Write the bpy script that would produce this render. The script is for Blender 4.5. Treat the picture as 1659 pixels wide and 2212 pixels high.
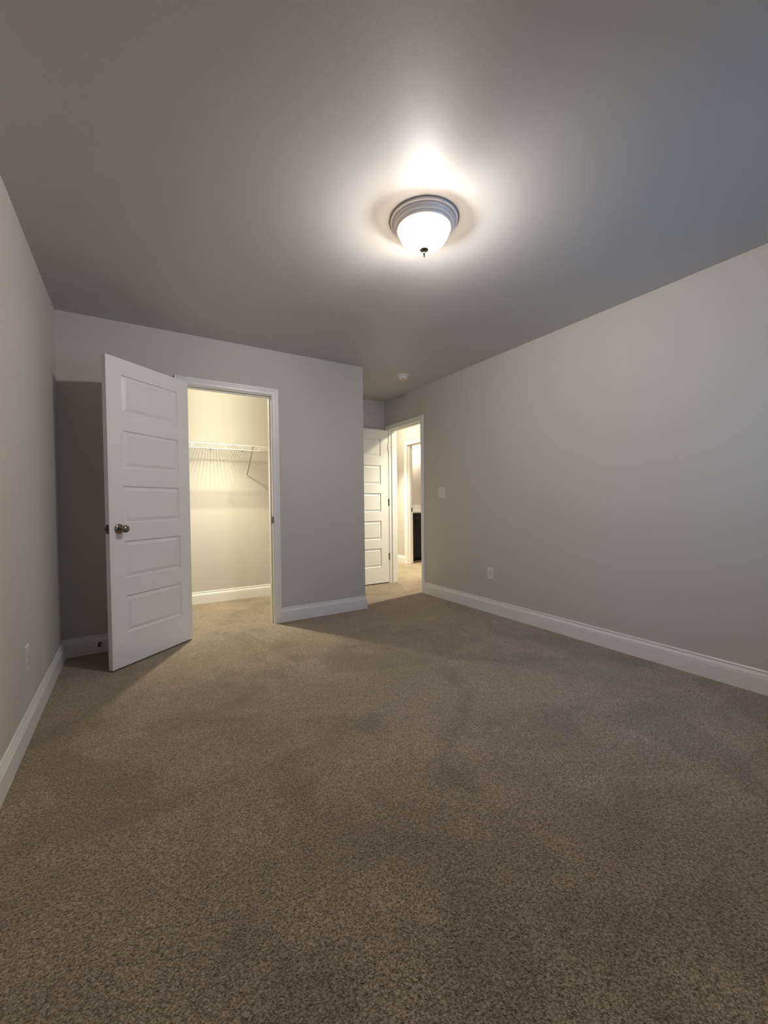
import bpy, bmesh, math, random
from mathutils import Vector, Matrix

random.seed(4)
for o in list(bpy.data.objects):
    bpy.data.objects.remove(o, do_unlink=True)
scene = bpy.context.scene
COL = scene.collection

# ---------------------------------------------------------------- camera
CAM_H = 1.069
YAW, PITCH, ROLL = math.radians(31.6079), math.radians(-1.2235), math.radians(-0.6314)
F_PX = 881.87
cam_data = bpy.data.cameras.new('camera')
cam_data.sensor_fit = 'HORIZONTAL'
cam_data.sensor_width = 36.0
cam_data.lens = 36.0 * F_PX / 1659.0
cam_data.clip_start = 0.02
cam = bpy.data.objects.new('camera', cam_data)
COL.objects.link(cam)
_f = Vector((math.sin(YAW) * math.cos(PITCH), math.cos(YAW) * math.cos(PITCH), math.sin(PITCH)))
_r = Vector((math.cos(YAW), -math.sin(YAW), 0))
_u = _r.cross(_f)
_r2 = _r * math.cos(ROLL) + _u * math.sin(ROLL)
_u2 = -_r * math.sin(ROLL) + _u * math.cos(ROLL)
cam.matrix_world = Matrix(((_r2.x, _u2.x, -_f.x, 0), (_r2.y, _u2.y, -_f.y, 0), (_r2.z, _u2.z, -_f.z, CAM_H), (0, 0, 0, 1)))
scene.camera = cam

# ---------------------------------------------------------------- view, world, lamp strengths
scene.view_settings.view_transform = 'Standard'
scene.view_settings.look = 'None'
scene.view_settings.exposure = 0.0
scene.view_settings.gamma = 1.0
scene.view_settings.use_curve_mapping = False
DUSK = (0.10, 0.46, 1.0)
DUSK_STRENGTH = 4.8
ROOM_BULB = 1800.0          # two bulbs in the bedroom bowl
BOWL_GLOW = 54.0
CLOSET_BULB = 320.0
CLOSET_FILL = 190.0        # added spot under the closet bulb, lifts the lower walls, watts
HALL_BULB = 650.0
HALL_FILL = 190.0  # added spot that brightens the hall floor, watts
HALL_FAR_BULB = 380.0
HALL_FAR_FILL = 330.0  # added spot for the floor further down the hall, watts
VANITY_GLOW = 60.0
LAMP_COL = (1.0, 0.975, 0.95)
WARM_COL = (1.0, 0.94, 0.70)

world = bpy.data.worlds.new('dusk')
scene.world = world
world.use_nodes = True
bg = world.node_tree.nodes['Background']
bg.inputs[0].default_value = (*DUSK, 1)
bg.inputs[1].default_value = DUSK_STRENGTH

# ---------------------------------------------------------------- dimensions (metres)
H = 2.44
XL, XR = -0.436, 2.928          # side walls
YR = -0.47                      # rear wall, behind the camera
YC = 3.63                       # closet wall
XC = 2.0                        # its outer corner
YB = 4.72                       # alcove back wall
YK = 4.808                      # closet back wall
XH = 4.10                       # far wall of the hall
WT = 0.115

# ---------------------------------------------------------------- materials
def nodes_of(name):
    m = bpy.data.materials.new(name)
    m.use_nodes = True
    nt = m.node_tree
    return m, nt, nt.nodes['Principled BSDF']

def paint(name, col, rough=0.6, bump=0.0, scale=300, var=0.0, spec=0.3):
    m, nt, b = nodes_of(name)
    b.inputs['Roughness'].default_value = rough
    b.inputs['Specular IOR Level'].default_value = spec
    tc = nt.nodes.new('ShaderNodeTexCoord')
    n = nt.nodes.new('ShaderNodeTexNoise')
    n.inputs['Scale'].default_value = scale
    n.inputs['Detail'].default_value = 3
    nt.links.new(tc.outputs['Object'], n.inputs['Vector'])
    r = nt.nodes.new('ShaderNodeMix'); r.data_type = 'RGBA'
    r.inputs[6].default_value = (*[c * (1 - var) for c in col], 1)
    r.inputs[7].default_value = (*[min(1, c * (1 + var)) for c in col], 1)
    nt.links.new(n.outputs['Fac'], r.inputs[0])
    nt.links.new(r.outputs[2], b.inputs['Base Color'])
    if bump:
        bp = nt.nodes.new('ShaderNodeBump')
        bp.inputs['Strength'].default_value = bump
        bp.inputs['Distance'].default_value = 0.001
        nt.links.new(n.outputs['Fac'], bp.inputs['Height'])
        nt.links.new(bp.outputs[0], b.inputs['Normal'])
    return m

def metal(name, col, rough):
    m, nt, b = nodes_of(name)
    b.inputs['Base Color'].default_value = (*col, 1)
    b.inputs['Metallic'].default_value = 1
    tc = nt.nodes.new('ShaderNodeTexCoord')
    n = nt.nodes.new('ShaderNodeTexNoise'); n.inputs['Scale'].default_value = 60
    nt.links.new(tc.outputs['Object'], n.inputs['Vector'])
    mr = nt.nodes.new('ShaderNodeMapRange')
    mr.inputs['To Min'].default_value = rough * 0.85; mr.inputs['To Max'].default_value = rough * 1.15
    nt.links.new(n.outputs['Fac'], mr.inputs['Value'])
    nt.links.new(mr.outputs[0], b.inputs['Roughness'])
    return m

def glow(name, col, strength):
    m = bpy.data.materials.new(name); m.use_nodes = True
    nt = m.node_tree; nt.nodes.clear()
    out = nt.nodes.new('ShaderNodeOutputMaterial'); e = nt.nodes.new('ShaderNodeEmission')
    e.inputs[0].default_value = (*col, 1); e.inputs[1].default_value = strength
    nt.links.new(e.outputs[0], out.inputs[0])
    return m

M = {}
M['wall'] = paint('greige_wall_paint', (0.585, 0.545, 0.495), 0.7, 0.25, 260, 0.015)
M['ceil'] = paint('flat_ceiling_paint', (0.58, 0.56, 0.54), 0.5, 0.2, 220, 0.015, 0.5)
M['trim'] = paint('white_semi_gloss_trim', (0.83, 0.805, 0.77), 0.35, 0.05, 120, 0.01, 0.45)
M['door'] = paint('white_door_paint', (0.86, 0.83, 0.79), 0.4, 0.12, 340, 0.01, 0.4)
M['plastic'] = paint('white_plastic', (0.74, 0.71, 0.68), 0.35, 0.0, 50, 0.0, 0.5)
M['slot'] = paint('dark_slot', (0.05, 0.045, 0.04), 0.6)
M['nickel'] = metal('satin_nickel', (0.30, 0.26, 0.22), 0.22)
M['dark_metal'] = metal('dark_nickel', (0.16, 0.13, 0.10), 0.35)
M['canopy'] = metal('brushed_nickel_canopy', (0.92, 0.87, 0.85), 0.5)
M['canopy'].node_tree.nodes['Principled BSDF'].inputs['Metallic'].default_value = 0.12
M['wire'] = paint('white_coated_wire', (0.80, 0.77, 0.70), 0.4)
M['bracket'] = paint('white_painted_steel', (0.66, 0.63, 0.58), 0.45)
M['navy'] = paint('near_black_cabinet_paint', (0.012, 0.013, 0.018), 0.45, 0.05, 80, 0.05)
M['counter'] = paint('white_cultured_marble', (0.85, 0.83, 0.80), 0.2, 0.0, 8, 0.03, 0.5)
M['vinyl'] = paint('tan_vinyl_floor', (0.36, 0.27, 0.18), 0.4, 0.1, 30, 0.12)
M['rubber'] = paint('dark_rubber', (0.05, 0.045, 0.04), 0.7)
M['bulb'] = glow('lit_bulb', LAMP_COL, ROOM_BULB)
M['closet_bulb'] = glow('lit_closet_bulb', WARM_COL, CLOSET_BULB)
M['hall_bulb'] = glow('lit_hall_bulb', WARM_COL, HALL_BULB)
M['hall_far_bulb'] = glow('lit_far_hall_bulb', WARM_COL, HALL_FAR_BULB)
M['vanity_glass'] = glow('lit_vanity_glass', (1.0, 0.9, 0.72), VANITY_GLOW)

def carpet():
    m, nt, b = nodes_of('beige_frieze_carpet')
    b.inputs['Roughness'].default_value = 1.0
    b.inputs['Specular IOR Level'].default_value = 0.05
    b.inputs['Sheen Weight'].default_value = 0.55
    b.inputs['Sheen Tint'].default_value = (1.0, 0.82, 0.62, 1)
    b.inputs['Sheen Roughness'].default_value = 0.6
    L = nt.links.new
    tc = nt.nodes.new('ShaderNodeTexCoord')
    warp = nt.nodes.new('ShaderNodeTexNoise'); warp.inputs['Scale'].default_value = 90; warp.inputs['Detail'].default_value = 2
    L(tc.outputs['Object'], warp.inputs['Vector'])
    add = nt.nodes.new('ShaderNodeVectorMath'); add.operation = 'MULTIPLY_ADD'
    add.inputs[1].default_value = (0.010, 0.010, 0.010)
    L(warp.outputs['Color'], add.inputs[0]); L(tc.outputs['Object'], add.inputs[2])
    fine = nt.nodes.new('ShaderNodeTexNoise'); fine.inputs['Scale'].default_value = 150; fine.inputs['Detail'].default_value = 4; fine.inputs['Roughness'].default_value = 0.75
    L(add.outputs[0], fine.inputs['Vector'])
    vor = nt.nodes.new('ShaderNodeTexVoronoi'); vor.inputs['Scale'].default_value = 225; vor.inputs['Randomness'].default_value = 1
    L(add.outputs[0], vor.inputs['Vector'])
    mid = nt.nodes.new('ShaderNodeTexNoise'); mid.inputs['Scale'].default_value = 3.2; mid.inputs['Detail'].default_value = 4; mid.inputs['Roughness'].default_value = 0.6; mid.inputs['Distortion'].default_value = 0.5
    L(tc.outputs['Object'], mid.inputs['Vector'])
    ramp = nt.nodes.new('ShaderNodeValToRGB')
    e = ramp.color_ramp.elements
    e[0].position = 0.36; e[0].color = (0.040, 0.029, 0.019, 1)
    e[1].position = 0.63; e[1].color = (0.51, 0.43, 0.34, 1)
    x = ramp.color_ramp.elements.new(0.46); x.color = (0.178, 0.143, 0.108, 1)
    L(fine.outputs['Fac'], ramp.inputs[0])
    mr = nt.nodes.new('ShaderNodeMapRange'); mr.inputs['From Min'].default_value = 0.3; mr.inputs['From Max'].default_value = 0.7
    mr.inputs['To Min'].default_value = 0.80; mr.inputs['To Max'].default_value = 1.14
    L(mid.outputs['Fac'], mr.inputs['Value'])
    nap = nt.nodes.new('ShaderNodeTexNoise'); nap.inputs['Scale'].default_value = 1.5; nap.inputs['Detail'].default_value = 5; nap.inputs['Roughness'].default_value = 0.55; nap.inputs['Distortion'].default_value = 1.2
    L(tc.outputs['Object'], nap.inputs['Vector'])
    nr = nt.nodes.new('ShaderNodeMapRange'); nr.interpolation_type = 'SMOOTHSTEP'
    nr.inputs['From Min'].default_value = 0.40; nr.inputs['From Max'].default_value = 0.50; nr.inputs['To Min'].default_value = 0.80; nr.inputs['To Max'].default_value = 1.04
    L(nap.outputs['Fac'], nr.inputs['Value'])
    both = nt.nodes.new('ShaderNodeMath'); both.operation = 'MULTIPLY'
    L(mr.outputs[0], both.inputs[0]); L(nr.outputs[0], both.inputs[1])
    mul = nt.nodes.new('ShaderNodeVectorMath'); mul.operation = 'SCALE'
    L(ramp.outputs[0], mul.inputs[0]); L(both.outputs[0], mul.inputs['Scale'])
    L(mul.outputs[0], b.inputs['Base Color'])
    h = nt.nodes.new('ShaderNodeMath'); h.operation = 'SUBTRACT'
    L(fine.outputs['Fac'], h.inputs[0]); L(vor.outputs['Distance'], h.inputs[1])
    bp = nt.nodes.new('ShaderNodeBump'); bp.inputs['Strength'].default_value = 0.9; bp.inputs['Distance'].default_value = 0.005
    L(h.outputs[0], bp.inputs['Height'])
    bp2 = nt.nodes.new('ShaderNodeBump'); bp2.inputs['Strength'].default_value = 0.5; bp2.inputs['Distance'].default_value = 0.02
    L(mid.outputs['Fac'], bp2.inputs['Height']); L(bp.outputs[0], bp2.inputs['Normal'])
    L(bp2.outputs[0], b.inputs['Normal'])
    return m
M['carpet'] = carpet()

def bowl_glass():
    """frosted alabaster style glass, lit from inside: part see-through, part glowing"""
    m = bpy.data.materials.new('lit_frosted_glass'); m.use_nodes = True
    nt = m.node_tree; nt.nodes.clear(); L = nt.links.new
    out = nt.nodes.new('ShaderNodeOutputMaterial')
    tr = nt.nodes.new('ShaderNodeBsdfTransparent'); tr.inputs[0].default_value = (0.95, 0.93, 0.9, 1)
    em = nt.nodes.new('ShaderNodeEmission'); em.inputs[1].default_value = BOWL_GLOW
    tc = nt.nodes.new('ShaderNodeTexCoord')
    wv = nt.nodes.new('ShaderNodeTexNoise'); wv.inputs['Scale'].default_value = 24; wv.inputs['Detail'].default_value = 2
    L(tc.outputs['Object'], wv.inputs['Vector'])
    mx = nt.nodes.new('ShaderNodeMix'); mx.data_type = 'RGBA'
    mx.inputs[6].default_value = (0.98, 0.80, 0.62, 1); mx.inputs[7].default_value = (1, 0.88, 0.74, 1)
    L(wv.outputs['Fac'], mx.inputs[0]); L(mx.outputs[2], em.inputs[0])
    gl = nt.nodes.new('ShaderNodeBsdfGlossy'); gl.inputs['Roughness'].default_value = 0.2
    a = nt.nodes.new('ShaderNodeMixShader'); a.inputs[0].default_value = 0.55
    L(em.outputs[0], a.inputs[1]); L(tr.outputs[0], a.inputs[2])
    c = nt.nodes.new('ShaderNodeMixShader'); c.inputs[0].default_value = 0.05
    L(a.outputs[0], c.inputs[1]); L(gl.outputs[0], c.inputs[2])
    L(c.outputs[0], out.inputs[0])
    return m
M['bowl'] = bowl_glass()

def pane_glass():
    m = bpy.data.materials.new('window_glass'); m.use_nodes = True
    nt = m.node_tree; nt.nodes.clear(); L = nt.links.new
    out = nt.nodes.new('ShaderNodeOutputMaterial')
    tr = nt.nodes.new('ShaderNodeBsdfTransparent'); tr.inputs[0].default_value = (0.93, 0.96, 0.97, 1)
    gl = nt.nodes.new('ShaderNodeBsdfGlossy'); gl.inputs['Roughness'].default_value = 0.02
    fr = nt.nodes.new('ShaderNodeFresnel')
    mx = nt.nodes.new('ShaderNodeMixShader')
    L(fr.outputs[0], mx.inputs[0]); L(tr.outputs[0], mx.inputs[1]); L(gl.outputs[0], mx.inputs[2]); L(mx.outputs[0], out.inputs[0])
    return m
M['pane'] = pane_glass()

# ---------------------------------------------------------------- mesh helpers
def obj(name, bm, mat, parent=None, loc=None, rot=None, smooth=False, kind=None):
    bmesh.ops.recalc_face_normals(bm, faces=bm.faces)
    me = bpy.data.meshes.new(name)
    bm.to_mesh(me); bm.free()
    me.materials.append(mat if not isinstance(mat, str) else M[mat])
    if smooth:
        for p in me.polygons: p.use_smooth = True
        try: me.set_sharp_from_angle(angle=math.radians(35))
        except Exception: pass
    o = bpy.data.objects.new(name, me)
    COL.objects.link(o)
    if parent: o.parent = parent
    if loc: o.location = loc
    if rot: o.rotation_euler = rot
    if kind: o['kind'] = kind
    return o

def thing(name, label, cat, loc=(0, 0, 0), rot=(0, 0, 0), group=None):
    o = bpy.data.objects.new(name, None)
    o.empty_display_size = 0.05
    COL.objects.link(o)
    o.location = loc; o.rotation_euler = rot
    o['label'] = label; o['category'] = cat
    if group: o['group'] = group
    return o

def add_box(bm, x0, x1, y0, y1, z0, z1):
    v = [bm.verts.new(p) for p in ((x0, y0, z0), (x1, y0, z0), (x1, y1, z0), (x0, y1, z0), (x0, y0, z1), (x1, y0, z1), (x1, y1, z1), (x0, y1, z1))]
    for f in ((0, 3, 2, 1), (4, 5, 6, 7), (0, 1, 5, 4), (1, 2, 6, 5), (2, 3, 7, 6), (3, 0, 4, 7)):
        bm.faces.new([v[i] for i in f])

def box(x0, x1, y0, y1, z0, z1, bev=0):
    bm = bmesh.new(); add_box(bm, x0, x1, y0, y1, z0, z1)
    if bev: bmesh.ops.bevel(bm, geom=bm.edges[:], offset=bev, segments=2, affect='EDGES')
    return bm

def add_lathe(bm, prof, seg=48, axis='z', origin=(0, 0, 0)):
    o = Vector(origin); rings = []
    for r, h in prof:
        if r < 1e-6:
            p = (0, 0, h) if axis == 'z' else ((h, 0, 0) if axis == 'x' else (0, h, 0))
            rings.append([bm.verts.new(o + Vector(p))]); continue
        ring = []
        for i in range(seg):
            a = 2 * math.pi * i / seg; c, s = r * math.cos(a), r * math.sin(a)
            p = (c, s, h) if axis == 'z' else ((h, c, s) if axis == 'x' else (c, h, s))
            ring.append(bm.verts.new(o + Vector(p)))
        rings.append(ring)
    for A, B in zip(rings, rings[1:]):
        if len(A) == 1 and len(B) == 1: continue
        for i in range(seg):
            j = (i + 1) % seg
            if len(A) == 1: bm.faces.new((A[0], B[i], B[j]))
            elif len(B) == 1: bm.faces.new((A[i], B[0], A[j]))
            else: bm.faces.new((A[i], B[i], B[j], A[j]))

def lathe(prof, seg=48, axis='z', origin=(0, 0, 0)):
    bm = bmesh.new(); add_lathe(bm, prof, seg, axis, origin); return bm

def add_rod(bm, a, b, r, seg=8):
    a, b = Vector(a), Vector(b); d = (b - a).normalized()
    u = d.orthogonal().normalized(); w = d.cross(u)
    A = [bm.verts.new(a + (u * math.cos(t) + w * math.sin(t)) * r) for t in [2 * math.pi * i / seg for i in range(seg)]]
    B = [bm.verts.new(b + (u * math.cos(t) + w * math.sin(t)) * r) for t in [2 * math.pi * i / seg for i in range(seg)]]
    for i in range(seg):
        j = (i + 1) % seg; bm.faces.new((A[i], A[j], B[j], B[i]))
    bm.faces.new(A[::-1]); bm.faces.new(B)

def wall_with_hole(a0, a1, b0, b1, hole, axis):
    """wall running along `axis` from a0 to a1, thickness b0..b1; hole = (h0, h1, z0, z1)"""
    h0, h1, z0, z1 = hole
    bm = bmesh.new()
    rects = [(a0, h0, 0, H), (h1, a1, 0, H), (h0, h1, z1, H)] + ([(h0, h1, 0, z0)] if z0 > 0 else [])
    for s, e, lo, hi in rects:
        if axis == 'x': add_box(bm, s, e, b0, b1, lo, hi)
        else: add_box(bm, b0, b1, s, e, lo, hi)
    return bm

BASE = [(0.0145, 0.0), (0.0145, 0.0885), (0.0135, 0.0900), (0.0095, 0.0912), (0.0095, 0.0932), (0.0132, 0.0944), (0.0125, 0.0970),
        (0.0060, 0.1135), (0.0030, 0.1158), (0.0030, 0.1182), (0.0068, 0.1194), (0.0062, 0.1260), (0.0035, 0.1300), (0.0, 0.1300)]

def baseboard(name, path, side=1, kind='structure', mat='trim', parent=None):
    """path: 2-D polyline on the wall face; the board grows to the left (side=1) or right (-1) of it, mitred"""
    P = [Vector(p) for p in path]; n = len(P); bm = bmesh.new(); rows = []
    for i in range(n):
        ds = []
        if i > 0: ds.append((P[i] - P[i - 1]).normalized())
        if i < n - 1: ds.append((P[i + 1] - P[i]).normalized())
        ns = [Vector((-d.y, d.x)) * side for d in ds]
        m = ns[0] if len(ns) == 1 else (ns[0] + ns[1]) / (1 + ns[0].dot(ns[1]))
        row = [bm.verts.new((P[i].x + m.x * t, P[i].y + m.y * t, z)) for t, z in BASE]
        row.append(bm.verts.new((P[i].x, P[i].y, 0)))
        rows.append(row)
    for A, B in zip(rows, rows[1:]):
        k = len(A)
        for i in range(k):
            j = (i + 1) % k; bm.faces.new((A[i], B[i], B[j], A[j]))
    bm.faces.new(rows[0]); bm.faces.new(rows[-1][::-1])
    return obj(name, bm, mat, parent, kind=kind)

CASE = [(0.0, 0.0), (0.0, 0.009), (0.003, 0.0115), (0.006, 0.0125), (0.024, 0.0135), (0.027, 0.0115), (0.029, 0.0115), (0.032, 0.0150),
        (0.040, 0.0160), (0.0425, 0.0130), (0.0445, 0.0130), (0.047, 0.0175), (0.054, 0.0180), (0.057, 0.0150), (0.057, 0.0)]

def casing_mesh(bm, S, N, O, s0, s1, zt, rev=0.005):
    """door casing on a wall plane: O origin, S along the wall, N out of it; s0..s1 the jamb faces, zt the head"""
    S, N, O = Vector(S), Vector(N), Vector(O)
    a, b, t = s0 - rev, s1 + rev, zt + rev
    rows = []
    for k in range(4):
        row = []
        for u, d in CASE:
            s = (a - u) if k < 2 else (b + u)
            z = 0 if k in (0, 3) else t + u
            row.append(bm.verts.new(O + S * s + N * d + Vector((0, 0, z))))
        rows.append(row)
    for A, B in zip(rows, rows[1:]):
        for i in range(len(A)):
            j = (i + 1) % len(A); bm.faces.new((A[i], B[i], B[j], A[j]))
    bm.faces.new(rows[0]); bm.faces.new(rows[-1][::-1])

def jamb_mesh(axis, s0, s1, n0, n1, zt, stop0, stop1):
    """liner boards around an opening; axis is the way the opening is wide; n0..n1 wall thickness; stop strip stop0..stop1"""
    bm = bmesh.new(); T = 0.016; ST = 0.011
    def bx(a, b, c, d, e, f):
        if axis == 'x': add_box(bm, a, b, c, d, e, f)
        else: add_box(bm, c, d, a, b, e, f)
    bx(s0 - T, s0, n0, n1, 0, zt + T); bx(s1, s1 + T, n0, n1, 0, zt + T); bx(s0, s1, n0, n1, zt, zt + T)
    bx(s0, s0 + ST, stop0, stop1, 0, zt); bx(s1 - ST, s1, stop0, stop1, 0, zt); bx(s0 + ST, s1 - ST, stop0, stop1, zt - ST, zt)
    return bm

# ---------------------------------------------------------------- the shell
J1 = (0.361, 1.067, 2.035)      # closet opening: jamb faces in x, head
J2 = (3.908, 4.612, 2.040)      # bedroom doorway in the right wall: jamb faces in y
J3 = (5.135, 5.885, 2.075)      # bathroom doorway in the far hall wall
T = 0.016
WIN = (1.55, 2.65, 0.75, 2.10)  # window behind the camera

obj('floor', box(XL - WT, XH + 0.045, YR - WT, 7.0, -0.10, 0.0), 'carpet', kind='structure')
obj('floor', box(XH + 0.045, 6.0, 4.4, 7.0, -0.10, -0.006), 'vinyl', kind='structure')
obj('ceiling', box(XL - WT, 6.0, YR - WT, 7.0, H, H + 0.12), 'ceil', kind='structure')
obj('wall_left', box(XL - WT, XL, YR - WT, YK + WT, 0, H), 'wall', kind='structure')
obj('wall_right', wall_with_hole(YR - WT, 7.0, XR, XR + WT, (J2[0] - T, J2[1] + T, 0, J2[2] + T), 'y'), 'wall', kind='structure')
obj('wall_closet_front', wall_with_hole(XL, XC, YC, YC + WT, (J1[0] - T, J1[1] + T, 0, J1[2] + T), 'x'), 'wall', kind='structure')
obj('wall_closet_side', box(XC - WT, XC, YC + WT, YK, 0, H), 'wall', kind='structure')
obj('wall_closet_back', box(XL, XC, YK, YK + WT, 0, H), 'wall', kind='structure')
obj('wall_alcove_back', box(XC, XR, YB, YB + WT, 0, H), 'wall', kind='structure')
obj('wall_rear', wall_with_hole(XL, XR, YR - WT, YR, WIN, 'x'), 'wall', kind='structure')
obj('wall_hall_far', wall_with_hole(2.6, 7.0, XH, XH + WT, (J3[0] - T, J3[1] + T, 0, J3[2] + T), 'y'), 'wall', kind='structure')
obj('wall_hall_near_end', box(XR + WT, XH + WT, 2.5, 2.6, 0, H), 'wall', kind='structure')
obj('wall_hall_far_end', box(XR + WT, XH, 6.9, 7.0, 0, H), 'wall', kind='structure')
obj('wall_bathroom_back', box(XH + WT, 6.0, 6.62, 6.72, -0.01, H), 'wall', kind='structure')
obj('wall_bathroom_right', box(5.9, 6.0, 4.5, 6.62, -0.01, H), 'wall', kind='structure')
obj('wall_bathroom_front', box(XH + WT, 6.0, 4.4, 4.5, -0.01, H), 'wall', kind='structure')

# window in the rear wall
wf = bmesh.new()
for a, b, c, d in ((WIN[0], WIN[0] + .05, WIN[2], WIN[3]), (WIN[1] - .05, WIN[1], WIN[2], WIN[3]), (WIN[0] + .05, WIN[1] - .05, WIN[2], WIN[2] + .05),
                   (WIN[0] + .05, WIN[1] - .05, WIN[3] - .05, WIN[3]), (WIN[0] + .05, WIN[1] - .05, 1.40, 1.45)):
    add_box(wf, a, b, YR - 0.09, YR - 0.03, c, d)
win = obj('window_1', wf, 'trim', kind='structure')
obj('pane', box(WIN[0] + .05, WIN[1] - .05, YR - 0.064, YR - 0.060, WIN[2] + .05, 1.40), 'pane', win)
obj('pane', box(WIN[0] + .05, WIN[1] - .05, YR - 0.064, YR - 0.060, 1.45, WIN[3] - .05), 'pane', win)
obj('window_sill', box(WIN[0] - .04, WIN[1] + .04, YR - 0.03, YR + 0.035, WIN[2] - .022, WIN[2], 0.003), 'trim', win)

# door frames
bm = bmesh.new(); casing_mesh(bm, (1, 0, 0), (0, -1, 0), (0, YC, 0), J1[0], J1[1], J1[2])
casing_mesh(bm, (1, 0, 0), (0, 1, 0), (0, YC + WT, 0), J1[0], J1[1], J1[2])
t1 = obj('trim_1', bm, 'trim', kind='structure')
obj('jamb', jamb_mesh('x', J1[0], J1[1], YC, YC + WT, J1[2], YC + .038, YC + .073), 'trim', t1)
sp = bmesh.new(); add_box(sp, J1[1] - .0016, J1[1], YC - .001, YC + .034, .902, .962); add_box(sp, J1[1] - .0016, J1[1] + .006, YC - .0105, YC - .001, .905, .959)
sp = obj('strike_plate', sp, 'dark_metal', t1)
bm = bmesh.new(); casing_mesh(bm, (0, 1, 0), (-1, 0, 0), (XR, 0, 0), J2[0], J2[1], J2[2])
casing_mesh(bm, (0, 1, 0), (1, 0, 0), (XR + WT, 0, 0), J2[0], J2[1], J2[2])
t2 = obj('trim_2', bm, 'trim', kind='structure')
obj('jamb', jamb_mesh('y', J2[0], J2[1], XR, XR + WT, J2[2], XR + .038, XR + .073), 'trim', t2)
obj('strike_plate', box(XR + .004, XR + .034, J2[0], J2[0] + .0016, .90, .96), 'dark_metal', t2)
bm = bmesh.new(); casing_mesh(bm, (0, 1, 0), (-1, 0, 0), (XH, 0, 0), J3[0], J3[1], J3[2])
casing_mesh(bm, (0, 1, 0), (1, 0, 0), (XH + WT, 0, 0), J3[0], J3[1], J3[2])
t3 = obj('trim_3', bm, 'trim', kind='structure')
obj('jamb', jamb_mesh('y', J3[0], J3[1], XH, XH + WT, J3[2], XH + .042, XH + .077), 'trim', t3)
sk = bmesh.new(); add_box(sk, XH + .080, XH + .113, J3[1] - .0022, J3[1], .915, .975)
obj('strike_plate', sk, 'nickel', t3)

# baseboards
cL, cR = J1[0] - .062, J1[1] + .062
baseboard('baseboard_left', [(XL, YC), (XL, YR)], 1)
baseboard('baseboard_closet_wall_left', [(cL, YC), (XL, YC)], 1)
baseboard('baseboard_closet_wall_right', [(XC, YB), (XC, YC), (cR, YC)], 1)
baseboard('baseboard_right', [(XR, YR), (XR, J2[0] - .062)], 1)
baseboard('baseboard_alcove', [(XR, YB), (XC, YB)], 1)
baseboard('baseboard_rear', [(XL, YR), (XR, YR)], 1)
baseboard('baseboard_closet_back', [(XC - WT, YC + WT), (XC - WT, YK), (XL, YK), (XL, YC + WT)], 1)
baseboard('baseboard_hall_far', [(XH, J3[1] + .062), (XH, 6.9)], 1)
baseboard('baseboard_hall_near', [(XH, 2.6), (XH, J3[0] - .062)], 1)
baseboard('baseboard_hall_side', [(XR + WT, J2[0] - .062), (XR + WT, 2.6)], 1)

# ---------------------------------------------------------------- five panel doors
ROWS = [(0.228, 0.474), (0.592, 0.838), (0.957, 1.203), (1.322, 1.568), (1.686, 1.932)]
def door_leaf(name, w, h, t, z0, stile, loc, rz, flip=False):
    """x from hinge to free edge, front face at y=0 looking to -y, back at y=t"""
    bm = bmesh.new()
    xs = [0, stile, w - stile, w]
    zs = [0] + [z - z0 for r in ROWS for z in r] + [h]
    nest = [(0.0, 0.0), (0.0025, 0.0080), (0.0060, 0.0118), (0.0095, 0.0120), (0.0320, 0.0035), (0.0345, 0.0020), (0.0375, 0.0034)]
    for face in (0, 1):
        Y = lambda d: d if face == 0 else t - d
        for i in range(3):
            for j in range(len(zs) - 1):
                a, b, c, d = xs[i], xs[i + 1], zs[j], zs[j + 1]
                if i == 1 and j % 2 == 1:
                    rings = [[bm.verts.new(p) for p in ((a + u, Y(v), c + u), (b - u, Y(v), c + u), (b - u, Y(v), d - u), (a + u, Y(v), d - u))] for u, v in nest]
                    for A, B in zip(rings, rings[1:]):
                        for k in range(4):
                            l = (k + 1) % 4; bm.faces.new((A[k], A[l], B[l], B[k]))
                    bm.faces.new(rings[-1])
                else:
                    bm.faces.new([bm.verts.new(p) for p in ((a, Y(0), c), (b, Y(0), c), (b, Y(0), d), (a, Y(0), d))])
    for x in (0, w):
        for c, d in zip(zs, zs[1:]):
            bm.faces.new([bm.verts.new(p) for p in ((x, 0, c), (x, t, c), (x, t, d), (x, 0, d))])
    for z in (0, h):
        for a, b in zip(xs, xs[1:]):
            bm.faces.new([bm.verts.new(p) for p in ((a, 0, z), (b, 0, z), (b, t, z), (a, t, z))])
    bmesh.ops.remove_doubles(bm, verts=bm.verts, dist=1e-5)
    bmesh.ops.recalc_face_normals(bm, faces=bm.faces)
    o = obj(name, bm, 'door', None, (loc[0], loc[1], z0), (0, 0, rz), kind='structure')
    return o

def knob_set(door, x, z, t):
    for s, y in ((-1, 0.0), (1, t)):
        rose = [(0, 0), (0.033, 0), (0.033, 0.003), (0.031, 0.006), (0.024, 0.009), (0.015, 0.011), (0.012, 0.012), (0.0105, 0.018), (0.0105, 0.030),
                (0.0135, 0.036), (0.0205, 0.043), (0.0245, 0.051), (0.0252, 0.058), (0.0235, 0.065), (0.018, 0.0705), (0.009, 0.0735), (0, 0.074)]
        obj('knob', lathe([(r, s * h) for r, h in rose], 32, 'y', (x, y, z)), 'nickel', door, smooth=True)

# closet door, swung wide open
A = Vector((0.387, 3.5585)); B = Vector((-0.1289, 3.1299))
d = (B - A); w1 = d.length
ang = math.atan2(d.y, d.x)
# the face with normal (+.64,-.77) must be y=0 -> -y side: local -y = rotate(ang) of (0,-1)
# local x points to the free edge, so the near face is at local +y; build with the leaf behind it
LEAF = 0.035
n_back = Vector((-(B - A).normalized().y, (B - A).normalized().x))
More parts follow.
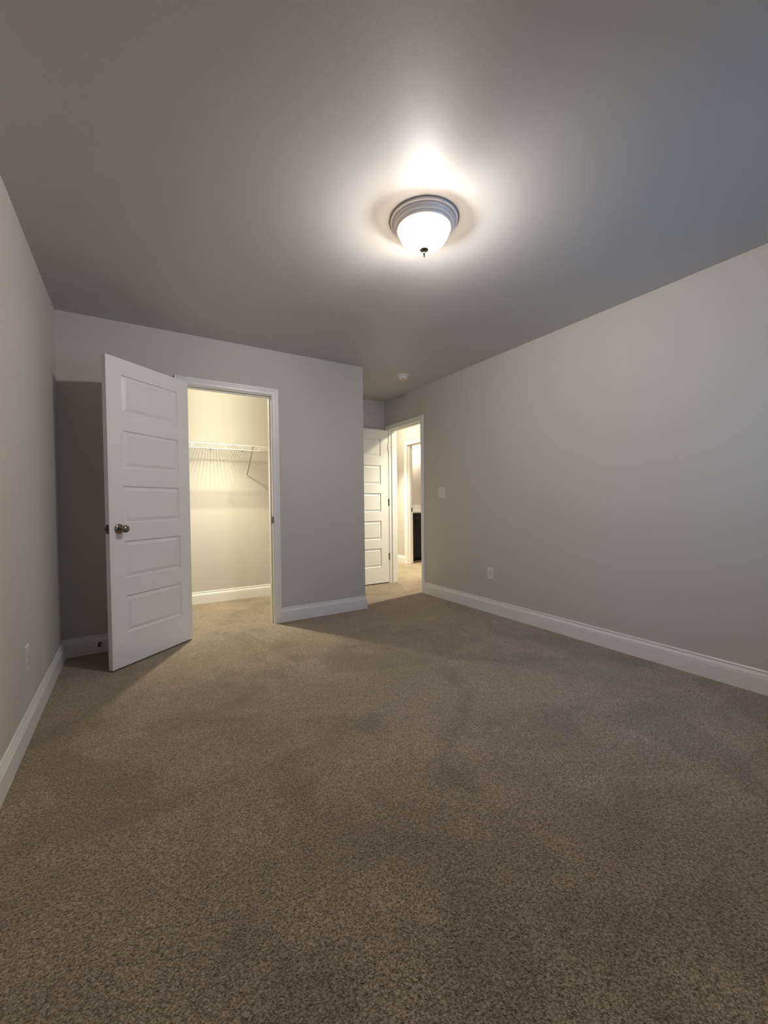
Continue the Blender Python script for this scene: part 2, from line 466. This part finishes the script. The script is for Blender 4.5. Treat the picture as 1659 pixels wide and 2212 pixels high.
# local +y direction = n_back ; near face normal
near_is_plus = n_back.dot(Vector((0.639, -0.77))) > 0
org = A - n_back * LEAF if near_is_plus else A
d1 = door_leaf('door_1', w1, 2.025, LEAF, 0.011, 0.107, org, ang)
d1['label'] = 'white five panel closet door standing wide open with a nickel knob'
knob_set(d1, w1 - 0.066, 0.91, LEAF)
lp = bmesh.new(); add_box(lp, w1, w1 + .0015, .006, .029, .882, .940); add_box(lp, w1 + .0015, w1 + .010, .010, .023, .898, .922)
obj('latch_plate', lp, 'dark_metal', d1)
for z in (0.20, 1.0, 1.80):
    hb = bmesh.new(); add_rod(hb, (-.006, -.004 if near_is_plus else LEAF + .004, z - .045), (-.006, -.004 if near_is_plus else LEAF + .004, z + .045), .006, 12)
    add_box(hb, -.0015, 0, .002, .031, z - .044, z + .044)
    obj('hinge', hb, 'nickel', d1)

# bedroom door, open flat towards the alcove back wall
d2 = door_leaf('door_2', 0.705, 2.025, LEAF, 0.013, 0.118, (2.921, 4.622 + LEAF), math.pi)
d2['label'] = 'white five panel bedroom door open in the alcove beside the hall'
knob_set(d2, 0.705 - 0.066, 0.91, LEAF)
for z in (0.345, 1.07, 1.805):
    hb = bmesh.new(); add_rod(hb, (-.002, LEAF + .005, z - .045), (-.002, LEAF + .005, z + .045), .0065, 12)
    add_box(hb, -.0015, .0, .004, .034, z - .044, z + .044)
    add_box(hb, -.002, .010, LEAF, LEAF + .002, z - .044, z + .044)
    obj('hinge', hb, 'nickel', d2, smooth=False)

# ---------------------------------------------------------------- bedroom ceiling light
cl = thing('ceiling_light', 'lit flush mount ceiling light with frosted glass bowl and nickel ring', 'ceiling light', (1.235, 1.607, H))
can = [(0, 0), (0.161, 0), (0.163, -0.004), (0.162, -0.010), (0.156, -0.013), (0.151, -0.0145), (0.1505, -0.0175), (0.148, -0.024), (0.143, -0.031), (0.138, -0.0355), (0.135, -0.037), (0.1345, -0.040),
       (0.132, -0.045), (0.128, -0.0485), (0.124, -0.050), (0.120, -0.048), (0.120, -0.012), (0, -0.012)]
obj('canopy', lathe(can, 96), 'canopy', cl, smooth=True)
bowl = [(0.122, -0.050), (0.1225, -0.058), (0.1200, -0.066), (0.1130, -0.080), (0.102, -0.096), (0.087, -0.110), (0.069, -0.1225), (0.048, -0.1315), (0.024, -0.1365), (0.006, -0.1375)]
obj('glass_bowl', lathe(bowl, 96), 'bowl', cl, smooth=True)
fin = [(0.006, -0.134), (0.0205, -0.1375), (0.0220, -0.1400), (0.0190, -0.1430), (0.0090, -0.1455), (0.0055, -0.150), (0.0075, -0.154), (0.0075, -0.158), (0.0040, -0.164), (0.003, -0.170), (0.0, -0.174)]
obj('finial', lathe(fin, 32), 'nickel', cl, smooth=True)
def ico(r, loc, sub=2, sz=1.0):
    bm = bmesh.new(); bmesh.ops.create_icosphere(bm, subdivisions=sub, radius=r)
    for v in bm.verts: v.co.z *= sz; v.co += Vector(loc)
    return bm
for s in (-1, 1):
    obj('bulb', ico(0.024, (0.012 * s, 0.046 * s, -0.074)), 'bulb', cl, smooth=True)

# ---------------------------------------------------------------- smoke detector
sd = thing('smoke_detector', 'round white smoke detector on the ceiling near the alcove', 'smoke detector', (2.50, 3.645, H))
obj('base', lathe([(0, 0), (0.071, 0), (0.072, -0.003), (0.071, -0.010), (0.067, -0.013), (0, -0.013)], 48), 'plastic', sd, smooth=True)
obj('body', lathe([(0, -0.013), (0.054, -0.013), (0.056, -0.018), (0.054, -0.030), (0.048, -0.040), (0.040, -0.044), (0.020, -0.045), (0, -0.045)], 48), 'plastic', sd, smooth=True)
obj('test_button', lathe([(0, -0.044), (0.0065, -0.044), (0.006, -0.0475), (0, -0.048)], 20, 'z', (-.018, -.020, 0)), 'dark_metal', sd)

# ---------------------------------------------------------------- switch and outlets (local: face towards -y)
def plate(w, h, parent, name='cover_plate'):
    bm = box(-w / 2, w / 2, -0.0055, 0, -h / 2, h / 2)
    bmesh.ops.bevel(bm, geom=[e for e in bm.edges if all(v.co.y < -0.001 for v in e.verts)], offset=0.003, segments=3, affect='EDGES')
    return obj(name, bm, 'plastic', parent)
sw = thing('light_switch', 'white double toggle light switch plate on the wall beside the doorway', 'light switch', (XR, 3.526, 1.180), (0, 0, -math.pi / 2))
plate(0.118, 0.118, sw)
for s in (-1, 1):
    tb = bmesh.new()
    add_box(tb, s * .023 - .0055, s * .023 + .0055, -.0065, -.005, -.0125, .0125)
    vs = [tb.verts.new(p) for p in ((s * .023 - .004, -.006, -.006), (s * .023 + .004, -.006, -.006), (s * .023 + .004, -.006, .006), (s * .023 - .004, -.006, .006),
                                    (s * .023 - .0032, -.016, -.012), (s * .023 + .0032, -.016, -.012), (s * .023 + .0032, -.017, -.006), (s * .023 - .0032, -.017, -.006))]
    for f in ((0, 3, 2, 1), (4, 5, 6, 7), (0, 1, 5, 4), (1, 2, 6, 5), (2, 3, 7, 6), (3, 0, 4, 7)): tb.faces.new([vs[i] for i in f])
    obj('toggle', tb, 'plastic', sw)
    for z in (.030, -.030):
        obj('screw', lathe([(0, -.0066), (.003, -.0066), (.0033, -.0055)], 12, 'y', (s * .023, 0, z)), 'bracket', sw)

def outlet(label, loc, rz):
    t = thing('wall_outlet', label, 'outlet', loc, (0, 0, rz))
    plate(0.073, 0.118, t)
    for s in (-1, 1):
        bm = bmesh.new(); N = 24; z0 = s * 0.0195
        ring = []
        for k in range(N):
            a = 2 * math.pi * k / N
            ring.append((0.0172 * max(-.84, min(.84, math.cos(a))) / .84 * .9, z0 + 0.0145 * max(-.9, min(.9, math.sin(a)))))
        f = [bm.verts.new((x, -.0075, z)) for x, z in ring]; g = [bm.verts.new((x, -.005, z)) for x, z in ring]
        bm.faces.new(f)
        for k in range(N):
            l = (k + 1) % N; bm.faces.new((f[k], f[l], g[l], g[k]))
        rc = obj('receptacle', bm, 'plastic', t)
        sl = bmesh.new()
        add_box(sl, -.0075, -.0055, -.0080, -.0070, z0 - .002, z0 + .007); add_box(sl, .0055, .0075, -.0080, -.0070, z0 - .001, z0 + .006)
        add_lathe(sl, [(0, -.0080), (.0026, -.0080), (.0026, -.0070)], 12, 'y', (0, 0, z0 - .008))
        obj('slot', sl, 'slot', rc)
    obj('screw', lathe([(0, -.0068), (.0030, -.0066), (.0034, -.0055)], 12, 'y', (0, 0, 0)), 'slot', t)
    return t
outlet('white duplex outlet low on the long wall beyond the bedroom doorway', (XR, 2.808, 0.380), -math.pi / 2)
outlet('white duplex outlet low on the wall next to the open closet door', (XL, 2.490, 0.365), math.pi / 2)

# ---------------------------------------------------------------- spring door stop on the closet wall baseboard
ds = thing('door_stop', 'small dark spring door stop on the baseboard behind the open closet door', 'door stop', (-0.225, YC - 0.0135, 0.070))
sp = bmesh.new(); pts = []
turns, r = 12, 0.006
for i in range(turns * 10 + 1):
    a = 2 * math.pi * i / 10; pts.append((r * math.cos(a), -0.006 - 0.052 * i / (turns * 10), r * math.sin(a)))
for a, b in zip(pts, pts[1:]): add_rod(sp, a, b, 0.0014, 5)
obj('spring', sp, 'dark_metal', ds)
obj('base', lathe([(0, 0), (0.011, 0), (0.011, -0.003), (0.007, -0.007), (0, -0.007)], 20, 'y'), 'dark_metal', ds, smooth=True)
obj('tip', lathe([(0, -0.057), (0.0085, -0.057), (0.009, -0.062), (0.008, -0.070), (0.004, -0.073), (0, -0.073)], 20, 'y'), 'rubber', ds, smooth=True)

# ---------------------------------------------------------------- closet wire shelf
SX0, SX1, SYF, SZ = XL + 0.004, XC - WT - 0.004, 4.503, 1.700
ws = thing('wire_shelf', 'white ventilated wire shelf across the back wall of the closet', 'shelf', (0, YK, SZ))
def sh(bm, name, parent=ws, mat='wire', smooth=True):
    for v in bm.verts: v.co -= Vector((0, YK, SZ))
    return obj(name, bm, mat, parent, smooth=smooth)
dk = bmesh.new(); n = int((SX1 - SX0) / 0.0254)
for i in range(n + 1):
    x = SX0 + 0.006 + i * 0.0254
    add_rod(dk, (x, SYF, SZ + .004), (x, YK - .006, SZ + .004), .0019, 6)
sh(dk, 'wire_deck')
for nm, y, z, r in (('front_rail', SYF, SZ, .0034), ('lip_rail', SYF, SZ - .048, .0034), ('middle_rail', 4.680, SZ - .001, .0030), ('back_rail', YK - .010, SZ, .0030)):
    b = bmesh.new(); add_rod(b, (SX0, y, z), (SX1, y, z), r, 10); sh(b, nm)
for i in range(8):
    x = 0.519 - 3 * 0.3302 + i * 0.3302
    if SX0 < x < SX1:
        b = bmesh.new(); add_rod(b, (x, SYF, SZ + .002), (x, SYF, SZ - .052), .0026, 8); sh(b, 'lip_strut')
for i in range(7):
    x = -0.25 + i * 0.33
    b = bmesh.new(); add_box(b, x - .008, x + .008, YK - .016, YK, SZ - .012, SZ + .010); sh(b, 'wall_clip', smooth=False)
for bx_ in (1.122, -0.10):
    b = bmesh.new()
    p0, p1 = Vector((bx_, SYF + .002, SZ - .004)), Vector((bx_, YK - .004, 1.412))
    dd = (p1 - p0).normalized(); nn = Vector((0, -dd.z, dd.y))
    for (c, e, wd, th) in ((p0, p1, .0065, .0015),):
        vs = []
        for q in (c, e):
            for sx, sn in ((-1, -1), (1, -1), (1, 1), (-1, 1)):
                vs.append(b.verts.new(q + Vector((sx * wd, 0, 0)) + nn * sn * th))
        for f in ((0, 1, 2, 3), (7, 6, 5, 4), (0, 4, 5, 1), (1, 5, 6, 2), (2, 6, 7, 3), (3, 7, 4, 0)): b.faces.new([vs[i] for i in f])
    br = sh(b, 'brace', mat='bracket', smooth=False)
    b = bmesh.new(); add_box(b, bx_ - .010, bx_ + .010, YK - .003, YK, 1.372, 1.415)
    for v in b.verts: v.co -= Vector((0, YK, SZ))
    obj('brace_plate', b, 'bracket', br)
    b = bmesh.new(); add_lathe(b, [(0, YK - .006), (.0035, YK - .0055), (.0035, YK - .003)], 12, 'y', (bx_, 0, 1.386))
    for v in b.verts: v.co -= Vector((0, YK, SZ))
    obj('screw', b, 'dark_metal', br)

# ---------------------------------------------------------------- closet and hall lamps (out of the camera's sight, above the door heads), plus added fill spots
def bulb_lamp(label, loc, mat, zc, r):
    t = thing('ceiling_light', label, 'ceiling light', loc)
    obj('lamp_holder', lathe([(0, 0), (0.055, 0), (0.057, -0.006), (0.050, -0.022), (0.030, -0.036), (0.024, -0.050), (0, -0.050)], 40), 'plastic', t, smooth=True)
    obj('neck', lathe([(0.013, -0.050), (0.014, zc + 0.055), (0.022, zc + 0.038), (0.020, zc + 0.030)], 24), 'plastic', t, smooth=True)
    obj('bulb', ico(r, (0, 0, zc), 2, 1.15), mat, t, smooth=True)
    return t
cb = bulb_lamp('bare bulb lamp holder on the closet ceiling above the wire shelf', (0.762, 4.215, H), 'closet_bulb', -0.180, 0.034)
def fill_spot(name, parent, power, z, size):  # unseen extra spot hung under a lamp to brighten what lies below
    ld = bpy.data.lights.new(name, 'SPOT')
    ld.energy = power; ld.color = WARM_COL; ld.spot_size = math.radians(size); ld.spot_blend = 1.0; ld.shadow_soft_size = 0.028
    lo = bpy.data.objects.new(name, ld); COL.objects.link(lo); lo.parent = parent; lo.location = (0, 0, z)
fill_spot('closet_fill_spot', cb, CLOSET_FILL, -0.252, 96)  # extra light beside the bulb's own, added to even out the lower closet wall
fill_spot('closet_wide_fill_spot', cb, 24.0, -0.250, 172)  # second added spot, wider, fills the middle of the closet wall
hb_ = bulb_lamp('bare bulb lamp holder on the hallway ceiling outside the bedroom doorway', (3.46, 4.005, H), 'hall_bulb', -0.110, 0.034)

fill_spot('hall_fill_spot', hb_, HALL_FILL, -0.182, 125)  # added fill for the hall floor, separate from the bulb
hf_ = bulb_lamp('bare bulb lamp holder further down the hallway ceiling by the bathroom doorway', (3.58, 5.75, H), 'hall_far_bulb', -0.110, 0.034)
fill_spot('far_hall_fill_spot', hf_, HALL_FAR_FILL, -0.182, 88)  # added fill so the floor near the far lamp comes out brighter

# ---------------------------------------------------------------- bathroom seen through the hall
VX0, VX1, VYF, VYB = XH + WT + 0.01, 5.45, 6.08, 6.62
va = thing('vanity_cabinet', 'near black bathroom vanity cabinet seen through the hall doorway', 'vanity cabinet', (VX0, VYF, 0))
def loc_box(x0, x1, y0, y1, z0, z1, bev=0): return box(x0 - VX0, x1 - VX0, y0 - VYF, y1 - VYF, z0, z1, bev)
b = bmesh.new(); add_box(b, 0, VX1 - VX0, 0.0, VYB - VYF - .004, 0.06, 0.885); add_box(b, 0.0, VX1 - VX0, 0.06, VYB - VYF - .004, -0.004, 0.06)
obj('carcass', b, 'navy', va)
for i in range(3):
    x0 = VX0 + 0.012 + i * 0.408
    dr = loc_box(x0, x0 + .396, VYF - .019, VYF, .075, .700, .002); obj('cabinet_door', dr, 'navy', va)
    dw = obj('drawer', loc_box(x0, x0 + .396, VYF - .019, VYF, .712, .872, .002), 'navy', va)
    b = bmesh.new(); add_lathe(b, [(0, -.040), (.013, -.038), (.014, -.032), (.006, -.028), (.005, -.019)], 16, 'y', (x0 + .198 - VX0, 0, .79)); obj('knob', b, 'nickel', dw, smooth=True)
ct = bmesh.new(); add_box(ct, VX0 - .006, VX1 + .012, VYF - .025, VYB, .885, .915); add_box(ct, VX0 - .006, VX1 + .012, VYB - .02, VYB, .915, 1.030)
ct = obj('countertop', ct, 'counter')
ct['label'] = 'white bathroom countertop with backsplash on top of the black vanity'; ct['category'] = 'countertop'
fa = thing('faucet', 'nickel bathroom faucet with two handles on the white countertop', 'faucet', (4.56, 6.50, .915))
obj('base', box(-.085, .085, -.025, .025, 0, .012, .004), 'nickel', fa)
b = bmesh.new(); P = [Vector((0, 0, .010)), Vector((0, -.002, .055)), Vector((0, -.020, .082)), Vector((0, -.055, .090)), Vector((0, -.090, .082)), Vector((0, -.105, .062))]
for p, q in zip(P, P[1:]): add_rod(b, p, q, .010, 12)
obj('spout', b, 'nickel', fa, smooth=True)
for s in (-1, 1):
    b = bmesh.new(); add_lathe(b, [(0, .010), (.018, .010), (.016, .026), (.011, .040), (0, .042)], 20, 'z', (s * .055, 0, 0)); add_rod(b, (s * .055, 0, .040), (s * .112, -.010, .056), .0055, 8)
    obj('handle', b, 'nickel', fa, smooth=True)
vl = thing('vanity_light', 'lit bathroom vanity light with glass shades above the countertop', 'wall light', (4.66, VYB, 2.13))
obj('back_plate', box(-.28, .28, -.02, 0, -.045, .045, .006), 'canopy', vl)
for k in range(4):
    x = -.225 + k * .15
    arm = bmesh.new(); add_rod(arm, (x, -.018, .0), (x, -.075, .03), .008, 10); obj('arm', arm, 'canopy', vl)
    obj('glass_shade', lathe([(0, .035), (.020, .035), (.034, .020), (.044, -.020), (.052, -.060), (.055, -.075), (0, -.070)], 28, 'z', (x, -.090, 0)), 'vanity_glass', vl, smooth=True)
